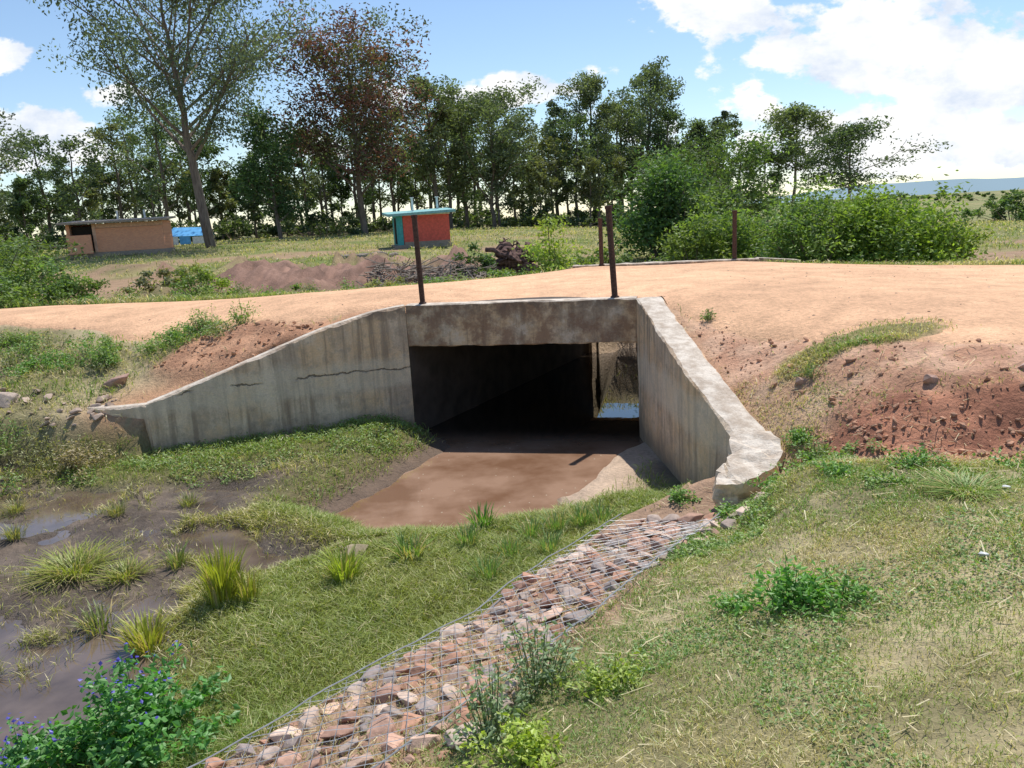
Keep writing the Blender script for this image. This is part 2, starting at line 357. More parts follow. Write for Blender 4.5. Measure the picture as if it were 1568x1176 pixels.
# ------------------------------------------------------------ culvert
culvert=empty('box_culvert_bridge')
def wall(name,path,thick,zb,mat,seg=.05,chip=.02,seed=0):
    P=np.array(path,float);d=np.concatenate([[0],np.cumsum(np.hypot(np.diff(P[:,0]),np.diff(P[:,1])))])
    n=max(2,int(d[-1]/seg)+1);s=np.linspace(0,d[-1],n)
    x=np.interp(s,d,P[:,0]);y=np.interp(s,d,P[:,1]);zt=np.interp(s,d,P[:,2])
    tx=np.gradient(x);ty=np.gradient(y);l=np.hypot(tx,ty);nx=-ty/l;ny=tx/l
    rr=np.random.RandomState(seed)
    rows=[];nv=20
    zbv=np.full(n,zb)
    e1=np.abs(fbm(s,s*0+seed,3,seed)-.5)*chip*3+rr.rand(n)*chip*.3
    e2=np.abs(fbm(s,s*0+seed+9,3,seed+3)-.5)*chip*3+rr.rand(n)*chip*.3
    for k in range(nv):
        t=k/(nv-1);z=zbv+(zt-.012-e1-zbv)*t
        o=(fbm(s*1.0,z*1.0+seed*3,2.2,seed)-.5)*.035+(rr.rand(n)-.5)*.004
        rows.append(np.stack([x+nx*o,y+ny*o,z],1))
    sg=np.sign(thick)
    for t,dz in ((.02+0*1,.0),(.33,.004),(.66,.003),(.97,0)):
        off=thick*t+sg*(e1 if t<.1 else (-e2 if t>.9 else 0))
        z=zt+dz-.003*rr.rand(n)-(0.004 if t<.1 or t>.9 else 0)
        rows.append(np.stack([x+nx*off,y+ny*off,z],1))
    rows.append(np.stack([x+nx*thick,y+ny*thick,zt-.02-e2],1))
    rows.append(np.stack([x+nx*thick,y+ny*thick,zbv],1))
    m=len(rows);V=np.concatenate(rows);Fa=grid_faces(n,m)
    if thick>0: Fa=Fa[:,::-1]
    parts=[(V,Fa,0,None)]
    for e in (0,n-1):
        idx=np.array([[r*n+e for r in range(m)]]);
        parts.append((V[idx[0]],np.arange(m)[None,:],0,None))
    return build(name,parts,[mat],culvert,smooth=False)
def prism(name,foot,z0,z1,mat,parent,bev=.012):
    n=len(foot);z1=z1 if hasattr(z1,'__len__') else [z1]*n
    V=[(x,y,z0) for x,y in foot]+[(x,y,z) for (x,y),z in zip(foot,z1)]
    me=bpy.data.meshes.new(name)
    me.from_pydata(V,[],[tuple(range(n))[::-1],tuple(range(n,2*n))]+[(i,(i+1)%n,n+(i+1)%n,n+i) for i in range(n)])
    me.materials.append(mat);o=bpy.data.objects.new(name,me);link(o,parent)
    if bev:
        b=o.modifiers.new('b','BEVEL');b.width=bev;b.segments=2
    return o
wall('left_wing_wall',[(p[0],p[1],p[2]) for p in LW],-.22,-2.3,M_conc,seed=3,chip=.035)
wall('left_wing_return',[(-5.19,10.955,-1.06),(-5.75,11.05,-1.10),(-6.25,11.3,-1.13)],-.22,-2.2,M_conc,seed=5,chip=.05)
wall('right_wing_wall',RW,.38,-2.4,M_conc,seed=11,chip=.03)
e=(nR-nL)/np.linalg.norm(nR-nL);back=np.array((-e[1],e[0]))
def beam(name,A,B,zt,zb,th,seed,mat,flip=False):
    L=np.linalg.norm(B-A);n=90;s=np.linspace(0,1,n)
    prof=[(0,zb+.02),(0,zb+(zt-zb)*.33),(0,zb+(zt-zb)*.66),(0,zt-.015),(.02,zt),(th*.5,zt+.003),(th-.02,zt),(th,zt-.02),(th,zb),(.02,zb)]
    ee=(B-A)/L;bk=np.array((-ee[1],ee[0]))*(-1 if flip else 1)
    rows=[]
    for k,(o,z) in enumerate(prof):
        ed=(fbm(s*L,s*0+k,4,seed+k)-.5)*(.05 if k in(0,3,4,9) else .02)
        oo=o+ed*.6;zz_=z+ (ed if k in(0,9,3,4) else 0)*.7
        rows.append(np.stack([A[0]+ee[0]*s*L+bk[0]*oo,A[1]+ee[1]*s*L+bk[1]*oo,zz_+0*s],1))
    rows.append(rows[0].copy())
    m=len(rows);V=np.concatenate(rows);Fa=grid_faces(n,m)
    parts=[(V,Fa,0,None)]
    for q in (0,n-1): parts.append((V[[r*n+q for r in range(m-1)]],np.arange(m-1)[None,:],0,None))
    return build(name,parts,[mat],culvert)
beam('near_headwall',nL+e*.005,nR-e*.004,0.0,-.66,.26,21,M_concd)
ef=(fR-fL)/np.linalg.norm(fR-fL)
beam('far_headwall',fL-ef*.35,fR+ef*.35,0.03,-.42,.26,31,M_conc,flip=True)
i1=nL+back*.262;i2=nR+back*.262;j1=fL-back*.262;j2=fR-back*.262
w3=np.array((.28,-.07))
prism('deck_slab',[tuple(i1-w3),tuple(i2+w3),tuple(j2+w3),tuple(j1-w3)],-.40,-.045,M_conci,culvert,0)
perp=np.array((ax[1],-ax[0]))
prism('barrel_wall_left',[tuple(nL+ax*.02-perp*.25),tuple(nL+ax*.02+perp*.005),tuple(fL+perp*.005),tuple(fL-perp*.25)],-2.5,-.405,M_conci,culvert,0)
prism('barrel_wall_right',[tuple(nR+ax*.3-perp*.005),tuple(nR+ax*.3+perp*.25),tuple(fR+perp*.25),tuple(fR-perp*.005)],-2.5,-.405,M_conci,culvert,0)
prism('far_wing_right',[tuple(fR+ef*.36),tuple(fR+ef*.36+(.0,.25)),(fR[0]+1.35,fR[1]+.35),(fR[0]+1.35,fR[1]+.05)],-1.6,[.03,.03,-.08,-.08],M_conc,culvert)
prism('far_wing_left',[tuple(fL-ef*.36),(fL[0]-1.0,fL[1]+1.0),(fL[0]-.75,fL[1]+1.2),tuple(fL-ef*.36+(.1,.26))],-1.6,[.0,-.3,-.3,.0],M_conc,culvert)
def lump(name,foot,zt,zb,mat,parent,seed,sub=4,amp=.03):
    o=prism(name,foot,zb,zt,mat,parent,0)
    bm=bmesh.new();bm.from_mesh(o.data)
    bmesh.ops.triangulate(bm,faces=bm.faces[:])
    bmesh.ops.subdivide_edges(bm,edges=bm.edges[:],cuts=sub,use_grid_fill=True)
    rr=np.random.RandomState(seed)
    co=np.array([v.co[:] for v in bm.verts])
    nn=(fbm(co[:,0]+co[:,2],co[:,1]-co[:,2]*1.3,9,seed)-.5)
    c=co.mean(0)
    for v,k,p in zip(bm.verts,nn,co):
        dv=Vector(p-c);dv.normalize();v.co+=dv*float(k)*amp*3+Vector(rr.randn(3)*amp*.12)
    bm.to_mesh(o.data);bm.free();return o
lump('broken_wing_end',[(2.14,7.58),(2.55,7.56),(2.54,7.2),(2.40,6.93),(2.02,6.74),(1.78,6.80),(1.86,7.05),(2.04,7.22)],[-.985,-.965,-1.04,-1.12,-1.20,-1.22,-1.17,-1.08],-1.42,M_conc,culvert,4,amp=.045)
prism('wing_end_footing',[(2.0,7.55),(2.45,7.5),(2.35,7.0),(2.0,7.0)],-2.1,-1.35,M_conci,culvert)

# ------------------------------------------------------------ posts
def tube(P,rad,sides=8):
    P=np.asarray(P,float);n=len(P);T=np.gradient(P,axis=0);T/=np.linalg.norm(T,axis=1)[:,None]+1e-9
    ref=np.array((0,0,1.)) if abs(T[0,2])<.9 else np.array((1.,0,0))
    U=np.cross(T,ref);U/=np.linalg.norm(U,axis=1)[:,None]+1e-9;W=np.cross(T,U)
    a=np.linspace(0,2*np.pi,sides,endpoint=False)
    V=P[:,None,:]+(np.cos(a)[None,:,None]*U[:,None,:]+np.sin(a)[None,:,None]*W[:,None,:])*np.asarray(rad,float)[:,None,None]
    V=V.reshape(-1,3)
    i=np.arange(n-1)[:,None]*sides;k=np.arange(sides)[None,:];k2=(k+1)%sides
    return V,np.stack([i+k,i+k2,i+sides+k2,i+sides+k],-1).reshape(-1,4)
def merge(tl):
    Vs=[];Fs=[];o=0
    for V,F_ in tl: Vs.append(V);Fs.append(F_+o);o+=len(V)
    return np.concatenate(Vs),np.concatenate(Fs)
def post(x,y,z0,z1,r,lean=(0,0)):
    zs=[z0-.1,z0,z0+.02,z0+.03,z1-.10,z1-.05,z1-.045,z1-.005,z1,z1]
    rs=[r*1.5,r*1.5,r*1.4,r,r,r,r*1.2,r*1.2,r*.9,.002]
    P=[(x+lean[0]*(z-z0),y+lean[1]*(z-z0),z+i*1e-5) for i,z in enumerate(zs)]
    V,Fq=tube(P,rs,14);return build('guard_post',[(V,Fq,0,None)],[M_rust],smooth=False)
post(-1.33,12.42,0,1.37,.042,(-.02,0));post(1.60,11.75,0,1.34,.045,(-.045,0))
post(2.28,18.9,0.02,1.12,.05);post(5.28,18.35,.02,1.13,.05)

# ------------------------------------------------------------ water (silty shallows in front, barrel shade painted into the colour behind)
mw,nt=newmat('muddy_water');g=geo(nt);P=g.outputs['Position']
n1=noise(nt,P,1.2,5);n2=noise(nt,P,7,3)
c=mixc(nt,rng_(nt,n1,.38,.62),(.20,.108,.064),(.35,.22,.15))
vv=N(nt,'ShaderNodeTexVoronoi');vv.inputs['Scale'].default_value=8;nt.links.new(P,vv.inputs['Vector'])
fl=math_(nt,'MULTIPLY',rng_(nt,vv.outputs['Distance'],.06,.10,1,0),rng_(nt,n1,.48,.53))
c=mixc(nt,fl,c,(.55,.50,.38))
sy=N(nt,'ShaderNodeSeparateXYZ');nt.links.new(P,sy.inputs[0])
shd=math_(nt,'ADD',math_(nt,'ADD',sy.outputs[1],math_(nt,'MULTIPLY',sy.outputs[0],.232)),math_(nt,'MULTIPLY',n1,.8))
c=mixc(nt,rng_(nt,shd,11.5,12.8,0,1,True),c,(.022,.016,.012))  # near-black blended in past the headwall, imitating shade on the water
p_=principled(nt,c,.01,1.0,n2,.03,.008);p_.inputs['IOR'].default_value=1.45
def flat(name,poly,z,mat):
    me=bpy.data.meshes.new(name);me.from_pydata([(x,y,z) for x,y in poly],[],[tuple(range(len(poly)))])
    me.materials.append(mat);o=bpy.data.objects.new(name,me);return link(o)
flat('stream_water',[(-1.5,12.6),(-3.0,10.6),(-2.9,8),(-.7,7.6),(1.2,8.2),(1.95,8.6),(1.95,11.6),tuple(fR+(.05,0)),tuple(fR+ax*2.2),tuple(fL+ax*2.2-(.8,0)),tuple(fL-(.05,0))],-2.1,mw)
mw2,nt=newmat('swamp_water');g=geo(nt);n1=noise(nt,g.outputs['Position'],2.5,5)
principled(nt,mixc(nt,rng_(nt,n1,.35,.65),(.085,.06,.045),(.15,.11,.085)),.06,.6,n1,.05,.01)
flat('swamp_water',[(-2.4,3.3),(-2.0,5.2),(-2.3,7.4),(-3.6,9.4),(-9,10.6),(-30,12),(-30,-8),(-12,-9),(-4.6,.4)],-1.882,mw2)

# ------------------------------------------------------------ stones
def ico_base(sub):
    bm=bmesh.new();bmesh.ops.create_icosphere(bm,subdivisions=sub,radius=1)
    V=np.array([v.co[:] for v in bm.verts]);F_=np.array([[v.index for v in f.verts] for f in bm.faces]);bm.free();return V,F_
ICO2=ico_base(2);ICO1=ico_base(1)
def hull_base(seed):
    r_=np.random.RandomState(seed);bm=bmesh.new()
    for i in range(17):
        p=r_.randn(3);p/=np.linalg.norm(p);p*=np.array([1,1,.9])*(.85+.25*r_.rand());p=np.clip(p,-.80,.80)
        bm.verts.new(p)
    g_=bmesh.ops.convex_hull(bm,input=bm.verts[:]);
    bmesh.ops.delete(bm,geom=[v for v in bm.verts if not v.link_faces],context='VERTS')
    bmesh.ops.dissolve_limit(bm,angle_limit=math.radians(16),verts=bm.verts[:],edges=bm.edges[:])
    bmesh.ops.bevel(bm,geom=bm.edges[:],offset=.05,segments=1,affect='EDGES')
    bmesh.ops.triangulate(bm,faces=bm.faces[:])
    bm.verts.index_update();V=np.array([v.co[:] for v in bm.verts]);F_=np.array([[v.index for v in f.verts] for f in bm.faces]);bm.free();return V,F_
HULLS=[hull_base(100+i) for i in range(18)]
def rock(rr,p,s,base=ICO2,flat_=.65,tilt=.22):
    if base is None: V,Fb=HULLS[rr.randint(18)];V=V.copy()
    else:
        V=base[0].copy();Fb=base[1]
        for k in range(9):
            n=rr.randn(3);n/=np.linalg.norm(n);d=.45+.35*rr.rand();q=V@n;V-=np.maximum(q-d,0)[:,None]*n
    V*=np.array([1+.5*rr.rand(),.75+.4*rr.rand(),flat_*(.8+.4*rr.rand())])*s
    a=rr.rand()*6.28;ca,sa=np.cos(a),np.sin(a);V=V@np.array([[ca,sa,0],[-sa,ca,0],[0,0,1]])
    t=rr.randn(2)*tilt;V[:,2]+=V[:,0]*t[0]+V[:,1]*t[1]
    return V+np.array(p),Fb
def rocks(name,pts,sizes,cols,base=ICO2,flat_=.65,seed=0,mat=M_stone,sink=.25,tilt=.22):
    rr=np.random.RandomState(seed);parts=[]
    for p,s,c in zip(pts,sizes,cols):
        V,F_=rock(rr,(p[0],p[1],p[2]+s*sink),s,base,flat_,tilt);parts.append((V,F_,0,np.tile(c,(len(V),1))))
    return build(name,parts,[mat])
G0=[(-4.2,.7),(-2.55,2.9),(-1.6,3.95),(-.35,5.25),(1.0,7.05)]
def gpt(s,t):
    d=np.concatenate([[0],np.cumsum([math.dist(G0[i],G0[i+1]) for i in range(4)])])
    x=np.interp(s,d,[p[0] for p in G0]);y=np.interp(s,d,[p[1] for p in G0])
    return x+t*.80,y-t*.62,d[-1]
rr=np.random.RandomState(5);pts=[];szs=[]
tot_=gpt(0,0)[2];tries=0
while tries<16000:
    tries+=1;s=rr.rand()*(tot_+.3);wd=1.0+.2*math.sin(s*1.7);t=rr.rand()*wd
    sz=(.065+.045*rr.rand()) if tries<6000 else (.025+.035*rr.rand())
    x,y,_=gpt(s,t)
    if s>tot_-.9: x+=.15*(s-tot_+.9);
    ok=all((x-q[0])**2+(y-q[1])**2>((sz+z_)*.86)**2 for q,z_ in zip(pts,szs))
    if ok: pts.append((x,y));szs.append(sz)
pts=np.array(pts);hz=hgt(pts[:,0],pts[:,1])
pal=[(.56,.35,.26),(.62,.43,.33),(.46,.28,.21),(.48,.38,.32),(.66,.50,.40),(.50,.28,.19),(.38,.31,.28)]
cl=[np.array(pal[rr.randint(7)])*(.8+.4*rr.rand()) for _ in pts]
rocks('gabion_stones',[(p[0],p[1],h) for p,h in zip(pts,hz)],szs,cl,None,seed=2,flat_=.62,sink=.12,tilt=.2)
tl=[]
for k in range(-9,int(tot_/.13)):
    for sgn in (1,-1):
        u=np.linspace(0,1,9);s_=k*.13+u*.95*(1 if sgn>0 else -1)+(0 if sgn>0 else .95);m=(s_>0)&(s_<tot_)
        if m.sum()<3: continue
        P_=np.array([gpt(a,b_)[:2] for a,b_ in zip(s_[m],u[m]*.98)]);z=hgt(P_[:,0],P_[:,1])+.075+(rr.rand(len(P_))-.5)*.02
        tl.append(tube(np.column_stack([P_,z]),np.full(len(P_),.0022),3))
for off,rz in ((0,.06),(.02,.0),(.98,.06)):
    sv_=np.linspace(0,tot_,60);P_=np.array([gpt(a,off)[:2] for a in sv_]);z=hgt(P_[:,0],P_[:,1])+rz
    tl.append(tube(np.column_stack([P_[:,0]-.03,P_[:,1]+.03,z+(fbm(sv_,sv_*0,3,1)-.5)*.05]),np.full(60,.005),5))
V,F_=merge(tl);M_wire=simple_mat('galvanised_wire',(.42,.43,.44),.5,.5,.2,20,.4)
build('gabion_wire_mesh',[(V,F_,0,None)],[M_wire])
def scatter(n,xr,yr,f,seed):
    r_=np.random.RandomState(seed);x=r_.uniform(*xr,n);y=r_.uniform(*yr,n);q=field(x,y);k=r_.rand(n)<f(x,y,q);return x[k],y[k],q['h'][k],r_
x,y,h,r_=scatter(16000,(2.3,7),(5.4,11),lambda x,y,q:q['red']*(1-q['road'])*(.25+.5*q['scar'])*ss(.35,.6,fbm(x,y,2,9)),3)
rocks('soil_clods',list(zip(x,y,h)),.004+.035*r_.rand(len(x))**6+.010*r_.rand(len(x)),[np.array((.50,.28,.18))*(.7+.6*r_.rand()) for _ in x],ICO1,.8,3)
x,y,h,r_=scatter(5000,(-7,-2),(11.2,13.4),lambda x,y,q:q['hp']*.35*(q['t']<.1),6)
rocks('earth_clods',list(zip(x,y,h)),.006+.04*r_.rand(len(x))**4,[np.array((.50,.28,.17))*(.7+.6*r_.rand()) for _ in x],ICO1,.8,3)
x,y,h,r_=scatter(5200,(-8,9),(7,19),lambda x,y,q:q['road']*(q['t']<.05)*.5+.2*(q['sr']<.8)*(q['sr']>0),4)
rocks('pebbles',list(zip(x,y,h)),.005+.02*r_.rand(len(x))**3,[np.array((.50,.34,.25))*(.5+.8*r_.rand()) for _ in x],ICO1,.8,4)
x,y,h,r_=scatter(130,(-9.6,-5.8),(10.9,12.0),lambda x,y,q:ss(.7,.2,np.abs(q['sd']-.1))*.9,5)
rocks('rubble',list(zip(x,y,h)),.03+.09*r_.rand(len(x))**2,[np.array((.50,.38,.30))*(.7+.5*r_.rand()) for _ in x],None,.6,5)
for p,s,c in (((-6.1,12.0),.24,(.44,.28,.22)),((-8.2,11.7),.26,(.50,.42,.35)),((-7.5,11.5),.22,(.50,.40,.33)),((-1.55,6.95),.14,(.34,.28,.18)),((-2.9,6.7),.12,(.2,.16,.12)),((3.75,6.9),.07,(.50,.32,.25)),((3.0,8.0),.07,(.46,.30,.24)),((4.5,6.75),.08,(.5,.34,.27))):
    h=hgt(p[0],p[1])[0];rocks('boulder',[(p[0],p[1],h)],[s],[np.array(c)],None,.75,int(s*100),sink=.15)
for p in ((2.55,4.05),(3.3,5.05)):
    h=hgt(p[0],p[1])[0];rocks('paper_litter',[(p[0],p[1],h+.02)],[.028],[np.array((.8,.8,.78))],None,.9,3)

# ------------------------------------------------------------ grass
def norm(a): return a/(np.linalg.norm(a,axis=-1,keepdims=True)+1e-9)
def blades(x,y,z,H,W,C,rr,bend=.55):
    n=len(x);a=rr.rand(n)*6.283;d=np.stack([np.cos(a),np.sin(a),0*a],1)
    b=rr.rand(n)*6.283;s=np.stack([np.cos(b),np.sin(b),0*b],1)
    base=np.stack([x,y,z-.006],1);k=(bend*(.3+rr.rand(n)))[:,None]
    mid=base+d*(H[:,None]*k*.25)+np.array([0,0,1.])*(H[:,None]*.55)
    tip=base+d*(H[:,None]*k)+np.array([0,0,1.])*(H[:,None]*(1-.25*k))
    V=np.stack([base-s*W[:,None]*.35,mid-s*W[:,None]*.5,tip,mid+s*W[:,None]*.5],1).reshape(-1,3)
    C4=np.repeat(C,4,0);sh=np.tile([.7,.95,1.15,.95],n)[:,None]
    return V,np.arange(4*n).reshape(n,4),C4*sh
def grass_region(n,rmin,rmax,seed,rho,hs):
    rr=np.random.RandomState(seed)
    r=np.exp(rr.uniform(np.log(rmin),np.log(rmax),n)) if rho=='log' else np.sqrt(rr.uniform(rmin**2,rmax**2,n))
    a=rr.uniform(-.82,.80,n);x=r*np.sin(a);y=r*np.cos(a)
    q=field(x,y)
    nz=fbm(x,y,1.1,61);nf=fbm(x,y,5,62);nb=fbm(x,y,.55,63)
    g=np.ones(n)
    tread=ss(.62,.4,nf*.5+nz*.5)
    g*=lerp(1,.30,1-tread)
    g*=np.where((y<8)&(x>0)&(q['t']<.3),lerp(1,.25,ss(.55,.68,nb*.6+nf*.4)),1)
    g*=1-np.clip(q['red']*1.05,0,.985)
    g*=ss(-.02,.25,q['sr']+(nf-.5)*.5)
    g=np.maximum(g,q['mo']*.65)
    g*=1-.97*q['hp']
    gab=(q['dg']<1.0)&(q['t']<.3)&(x>-6)
    g=np.where(gab,.22*ss(.46,.6,nz)+.7*ss(.66,1.0,q['dg']+(nf-.5)*.3),g)
    left=(x<-1.9)&(q['t']<.5)&(y>10)
    g=np.where(left&(q['dw']<.9+.5*nf),g*.12,g)
    mudg=ss(.54,.63,nz+.25*(nf-.5))*.6+.04
    chn=lerp(ss(.28,.50,nz*.6+nf*.4+.08)*1.0,mudg,q['mud'])
    chn=chn*ss(.05,.35,q['sp'])*(1-q['sand'])*ss(-1.92,-1.87,np.where(q['mud']>.3,q['h'],-1.8))
    g=np.where(q['t']>.5,chn,g)
    g=np.where((q['sd']<.3)&(q['sd']>-.35)&(q['dw']<.35)&(q['t']<=.5),0,g)
    wall_r=dline([p[:2] for p in RW],x,y);g=np.where((wall_r<.42)&(x>1.8),0,g)
    g=np.where((x>1.7)&(x<2.6)&(y>6.7)&(y<7.6),0,g)
    g=np.where(y>19.8,1*(q['t']<.3)*(1-q['eb'])*(.15+.85*ss(.35,.55,nz))*(1-.95*ss(.53,.61,fbm(x,y,.28,44))*ss(60,40,r)),g)
    k=rr.rand(n)<g;x,y,r=x[k],y[k],r[k];nz=nz[k];nf=nf[k];nb=nb[k];n=len(x)
    q={a_:b_[k] for a_,b_ in q.items()}
    ch=q['t']>.5
    H=np.where(ch,.045+.11*nz,.024+.042*nz)*(.6+.8*rr.rand(n))
    H=np.where((~ch)&(y>10),.08+.10*rr.rand(n),H)
    H=np.where(q['mo']>.3,.03+.05*rr.rand(n),H)
    H=np.where(y>19,.10+.16*rr.rand(n),H)*hs
    W=np.maximum(.0040,.00100*r)*(.7+.6*rr.rand(n))
    straw=col((.66,.56,.33));gr=col((.33,.40,.11));vg=col((.20,.33,.065));ol=col((.35,.35,.10))
    st=np.where(ch,.10+.35*q['mud'],.22+.60*ss(.42,.62,nz))
    c=np.where(ch[:,None],mx(np.ones((n,1))*vg,ol,nb*1.0+.5*q['mud']),mx(gr*np.ones((n,1)),vg,ss(.5,.35,nz)))
    c=np.where((y>10)[:,None]&~ch[:,None],mx(vg*np.ones((n,1)),ol,nz),c)
    iss=rr.rand(n)<st;c=np.where(iss[:,None],straw*(.75+.4*rr.rand(n))[:,None],c)
    c=c*(.7+.6*rr.rand(n))[:,None]
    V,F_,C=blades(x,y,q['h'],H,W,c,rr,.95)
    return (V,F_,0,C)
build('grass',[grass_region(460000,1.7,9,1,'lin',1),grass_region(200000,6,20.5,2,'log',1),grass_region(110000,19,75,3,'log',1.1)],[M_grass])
rr=np.random.RandomState(31);n=5200;x=rr.uniform(-2,6.5,n);y=rr.uniform(1.9,11,n);q=field(x,y);k=(q['t']<.2)&(q['road']<.5)&(rr.rand(n)<.25+.75*ss(.5,.6,fbm(x,y,.9,64)));x,y,h=x[k],y[k],q['h'][k];n=len(x)
a=rr.rand(n)*6.28;L=(.02+.065*rr.rand(n)**2)[:,None];d=np.stack([np.cos(a),np.sin(a),rr.randn(n)*.18],1);s=np.stack([-np.sin(a),np.cos(a),0*a],1)*(.0018+.0018*rr.rand(n))[:,None];B=np.stack([x,y,h+.022+.02*rr.rand(n)],1)
V=np.stack([B-d*L-s,B-d*L+s,B+d*L+s,B+d*L-s],1).reshape(-1,3)
build('dry_straw',[(V,np.arange(4*n).reshape(n,4),0,np.repeat(np.array((.68,.58,.38))*(.7+.5*rr.rand(n,1)),4,0))],[M_grass])

# ------------------------------------------------------------ plants
def leaves(C,L,W,rr,colr,up=.4,var=.25,droop=0.):
    n=len(C);u=rr.randn(n,3);u[:,2]=u[:,2]*.6-droop;u=norm(u)
    v=np.cross(u,norm(rr.randn(n,3)+np.array([0,0,up*3])));v=norm(v)
    L=(L*(.6+.8*rr.rand(n)))[:,None];W=(W*(.6+.8*rr.rand(n)))[:,None]
    nn=np.cross(u,v)
    V=np.stack([C-u*L*.5,C-v*W*.5+nn*W*.15,C+u*L*.5,C+v*W*.5+nn*W*.15],1).reshape(-1,3)
    cc=np.asarray(colr)*(1+var*(rr.rand(n,1)*2-1))
    return V,np.arange(4*n).reshape(n,4),np.repeat(cc,4,0)
def weed(name,x,y,w,h,n,ls,c,seed,stems=14,wl=.45,flower=None,parent=None,z=None):
    rr=np.random.RandomState(seed);z=hgt(x,y)[0] if z is None else z
    c=np.array(c)*1.35
    tl=[];Cs=[]
    for i in range(stems):
        a=rr.rand()*6.283;rad=w*.5*rr.rand()**.7*(.7+.6*rr.rand());t=np.linspace(0,1,5)[:,None]
        hh=h*(.4+.75*rr.rand())*max(.25,1-.5*(rad/(w*.5))**2)
        e_=np.array([math.cos(a)*rad,math.sin(a)*rad,hh])
        b_=np.array([math.cos(a)*rad*.45,math.sin(a)*rad*.45,-.02])
        P_=np.array([x,y,z])+b_*(1-t)+e_*t+np.array([0,0,h*.08])*np.sin(t*3.1)
        tl.append(tube(P_,np.linspace(.004,.0015,5)*max(1,ls*14),4))
        k=max(3,n//stems);tt=rr.rand(k,1)**.6;Cs.append(np.array([x,y,z])+b_*(1-tt)+e_*tt+rr.randn(k,3)*ls*.9*np.array([1,1,.6]))
    Cs=np.concatenate(Cs);Cs[:,2]=np.maximum(Cs[:,2],z+.01)
    V,F_,C=leaves(Cs,ls,ls*wl,rr,c,.5,.35)
    sv2,sf=merge(tl);parts=[(V,F_,0,C),(sv2,sf,0,np.tile(np.array(c)*.7,(len(sv2),1)))]
    if flower is not None:
        m=70;top=np.argsort(-Cs[:,2]+rr.rand(len(Cs))*h*.5)[:m];Pf=Cs[top]+np.array([0,0,.03])
        fv,ff,fc=leaves(Pf,.026,.024,rr,flower,1,.2);parts.append((fv,ff,0,fc))
    return build(name,parts,[M_leaf],parent)
def sedge(x,y,w,h,n,c,seed,name='sedge_clump',bw=.012):
    rr=np.random.RandomState(seed);z=hgt(x,y)[0];a=rr.rand(n)*6.283;r=w*.25*rr.rand(n)**.5
    base=np.stack([x+r*np.cos(a),y+r*np.sin(a),np.full(n,z-.01)],1)
    out=w*.42*(.1+rr.rand(n)**1.3);hh=h*(.45+.55*rr.rand(n));d=np.stack([np.cos(a+rr.randn(n)*.5),np.sin(a),0*a],1);d=norm(d)
    s=np.cross(d,[0,0,1.]);ts=[0,.35,.7,1];rows=[]
    for t in ts:
        p=base+d*(out*t**2)[:,None]+np.array([0,0,1.])*(hh*(t-.15*t**3))[:,None];wdt=bw*(.5 if t==0 else (1 if t<.8 else .1))
        rows+= [p-s*wdt*.5,p+s*wdt*.5]
    V=np.stack(rows,1).reshape(-1,3);i=np.arange(n)[:,None]*8
    F_=np.concatenate([i+np.array([[0,1,3,2]]),i+np.array([[2,3,5,4]]),i+np.array([[4,5,7,6]])])
    cc=np.array(c)*1.3*(.7+.6*rr.rand(n,1));dry=rr.rand(n)<.2;cc[dry]=np.array((.5,.40,.18))
    return build(name,[(V,F_,0,np.repeat(cc,8,0))],[M_grass])
yg=(.28,.30,.045)
sedge(-2.50,6.10,.50,.66,260,yg,1);sedge(-2.25,6.0,.3,.4,70,yg,19);sedge(-2.95,5.65,.5,.38,200,yg,2);sedge(-1.52,6.3,.45,.40,150,(.26,.31,.05),3);sedge(-1.0,6.7,.5,.30,100,(.17,.26,.06),4);sedge(-3.3,7.1,.3,.28,50,(.16,.2,.06),5)
sedge(-4.3,7.1,1.0,.2,500,(.22,.25,.05),6,bw=.008);sedge(-3.7,6.9,.6,.16,260,(.22,.25,.05),18,bw=.008);sedge(-3.5,6.0,.5,.25,70,(.16,.19,.06),7);sedge(-.37,7.45,.45,.32,110,(.12,.24,.04),8);sedge(3.1,5.15,.7,.09,420,(.19,.27,.07),9,'grass_tuft',.006)
for i,(x,y) in enumerate([(.35,7.15),(.6,7.25),(.1,7.0),(-.3,6.2),(-.1,6.6),(.25,6.6),(.8,7.3),(-.5,6.9),(-4.6,8.6),(-5.4,8.0),(-3.9,8.9),(-4.9,6.2),(-4.0,5.3),(-6.0,9.0)]): sedge(x,y,.38,.30 if i<8 else .2,150,(.14,.23,.07) if i<8 else (.2,.21,.08),20+i,'grass_tuft',.006)
weed('flowering_weed',-2.35,4.25,1.15,.55,3000,.055,(.085,.22,.045),1,40,.6,(.10,.08,.55))
weed('flowering_weed',-2.9,3.95,.7,.4,1200,.05,(.09,.22,.05),2,20,.6,(.10,.08,.55))
weed('leafy_weed',1.50,4.1,.5,.24,900,.05,(.11,.25,.04),3,26,.4);weed('leafy_weed',1.75,4.0,.5,.12,500,.045,(.13,.25,.05),83,18,.4);weed('leafy_weed',1.25,4.25,.35,.10,300,.04,(.13,.25,.05),84,12,.4)
weed('leafy_weed',.05,3.95,.5,.42,700,.038,(.19,.25,.13),4,30,.5);weed('leafy_weed',-.2,3.6,.45,.38,520,.038,(.20,.26,.14),5,26,.5)
weed('leafy_weed',-.02,3.25,.6,.16,900,.035,(.28,.35,.05),6,30,.6);weed('leafy_weed',.45,3.75,.5,.14,500,.035,(.26,.32,.06),7,20,.6)
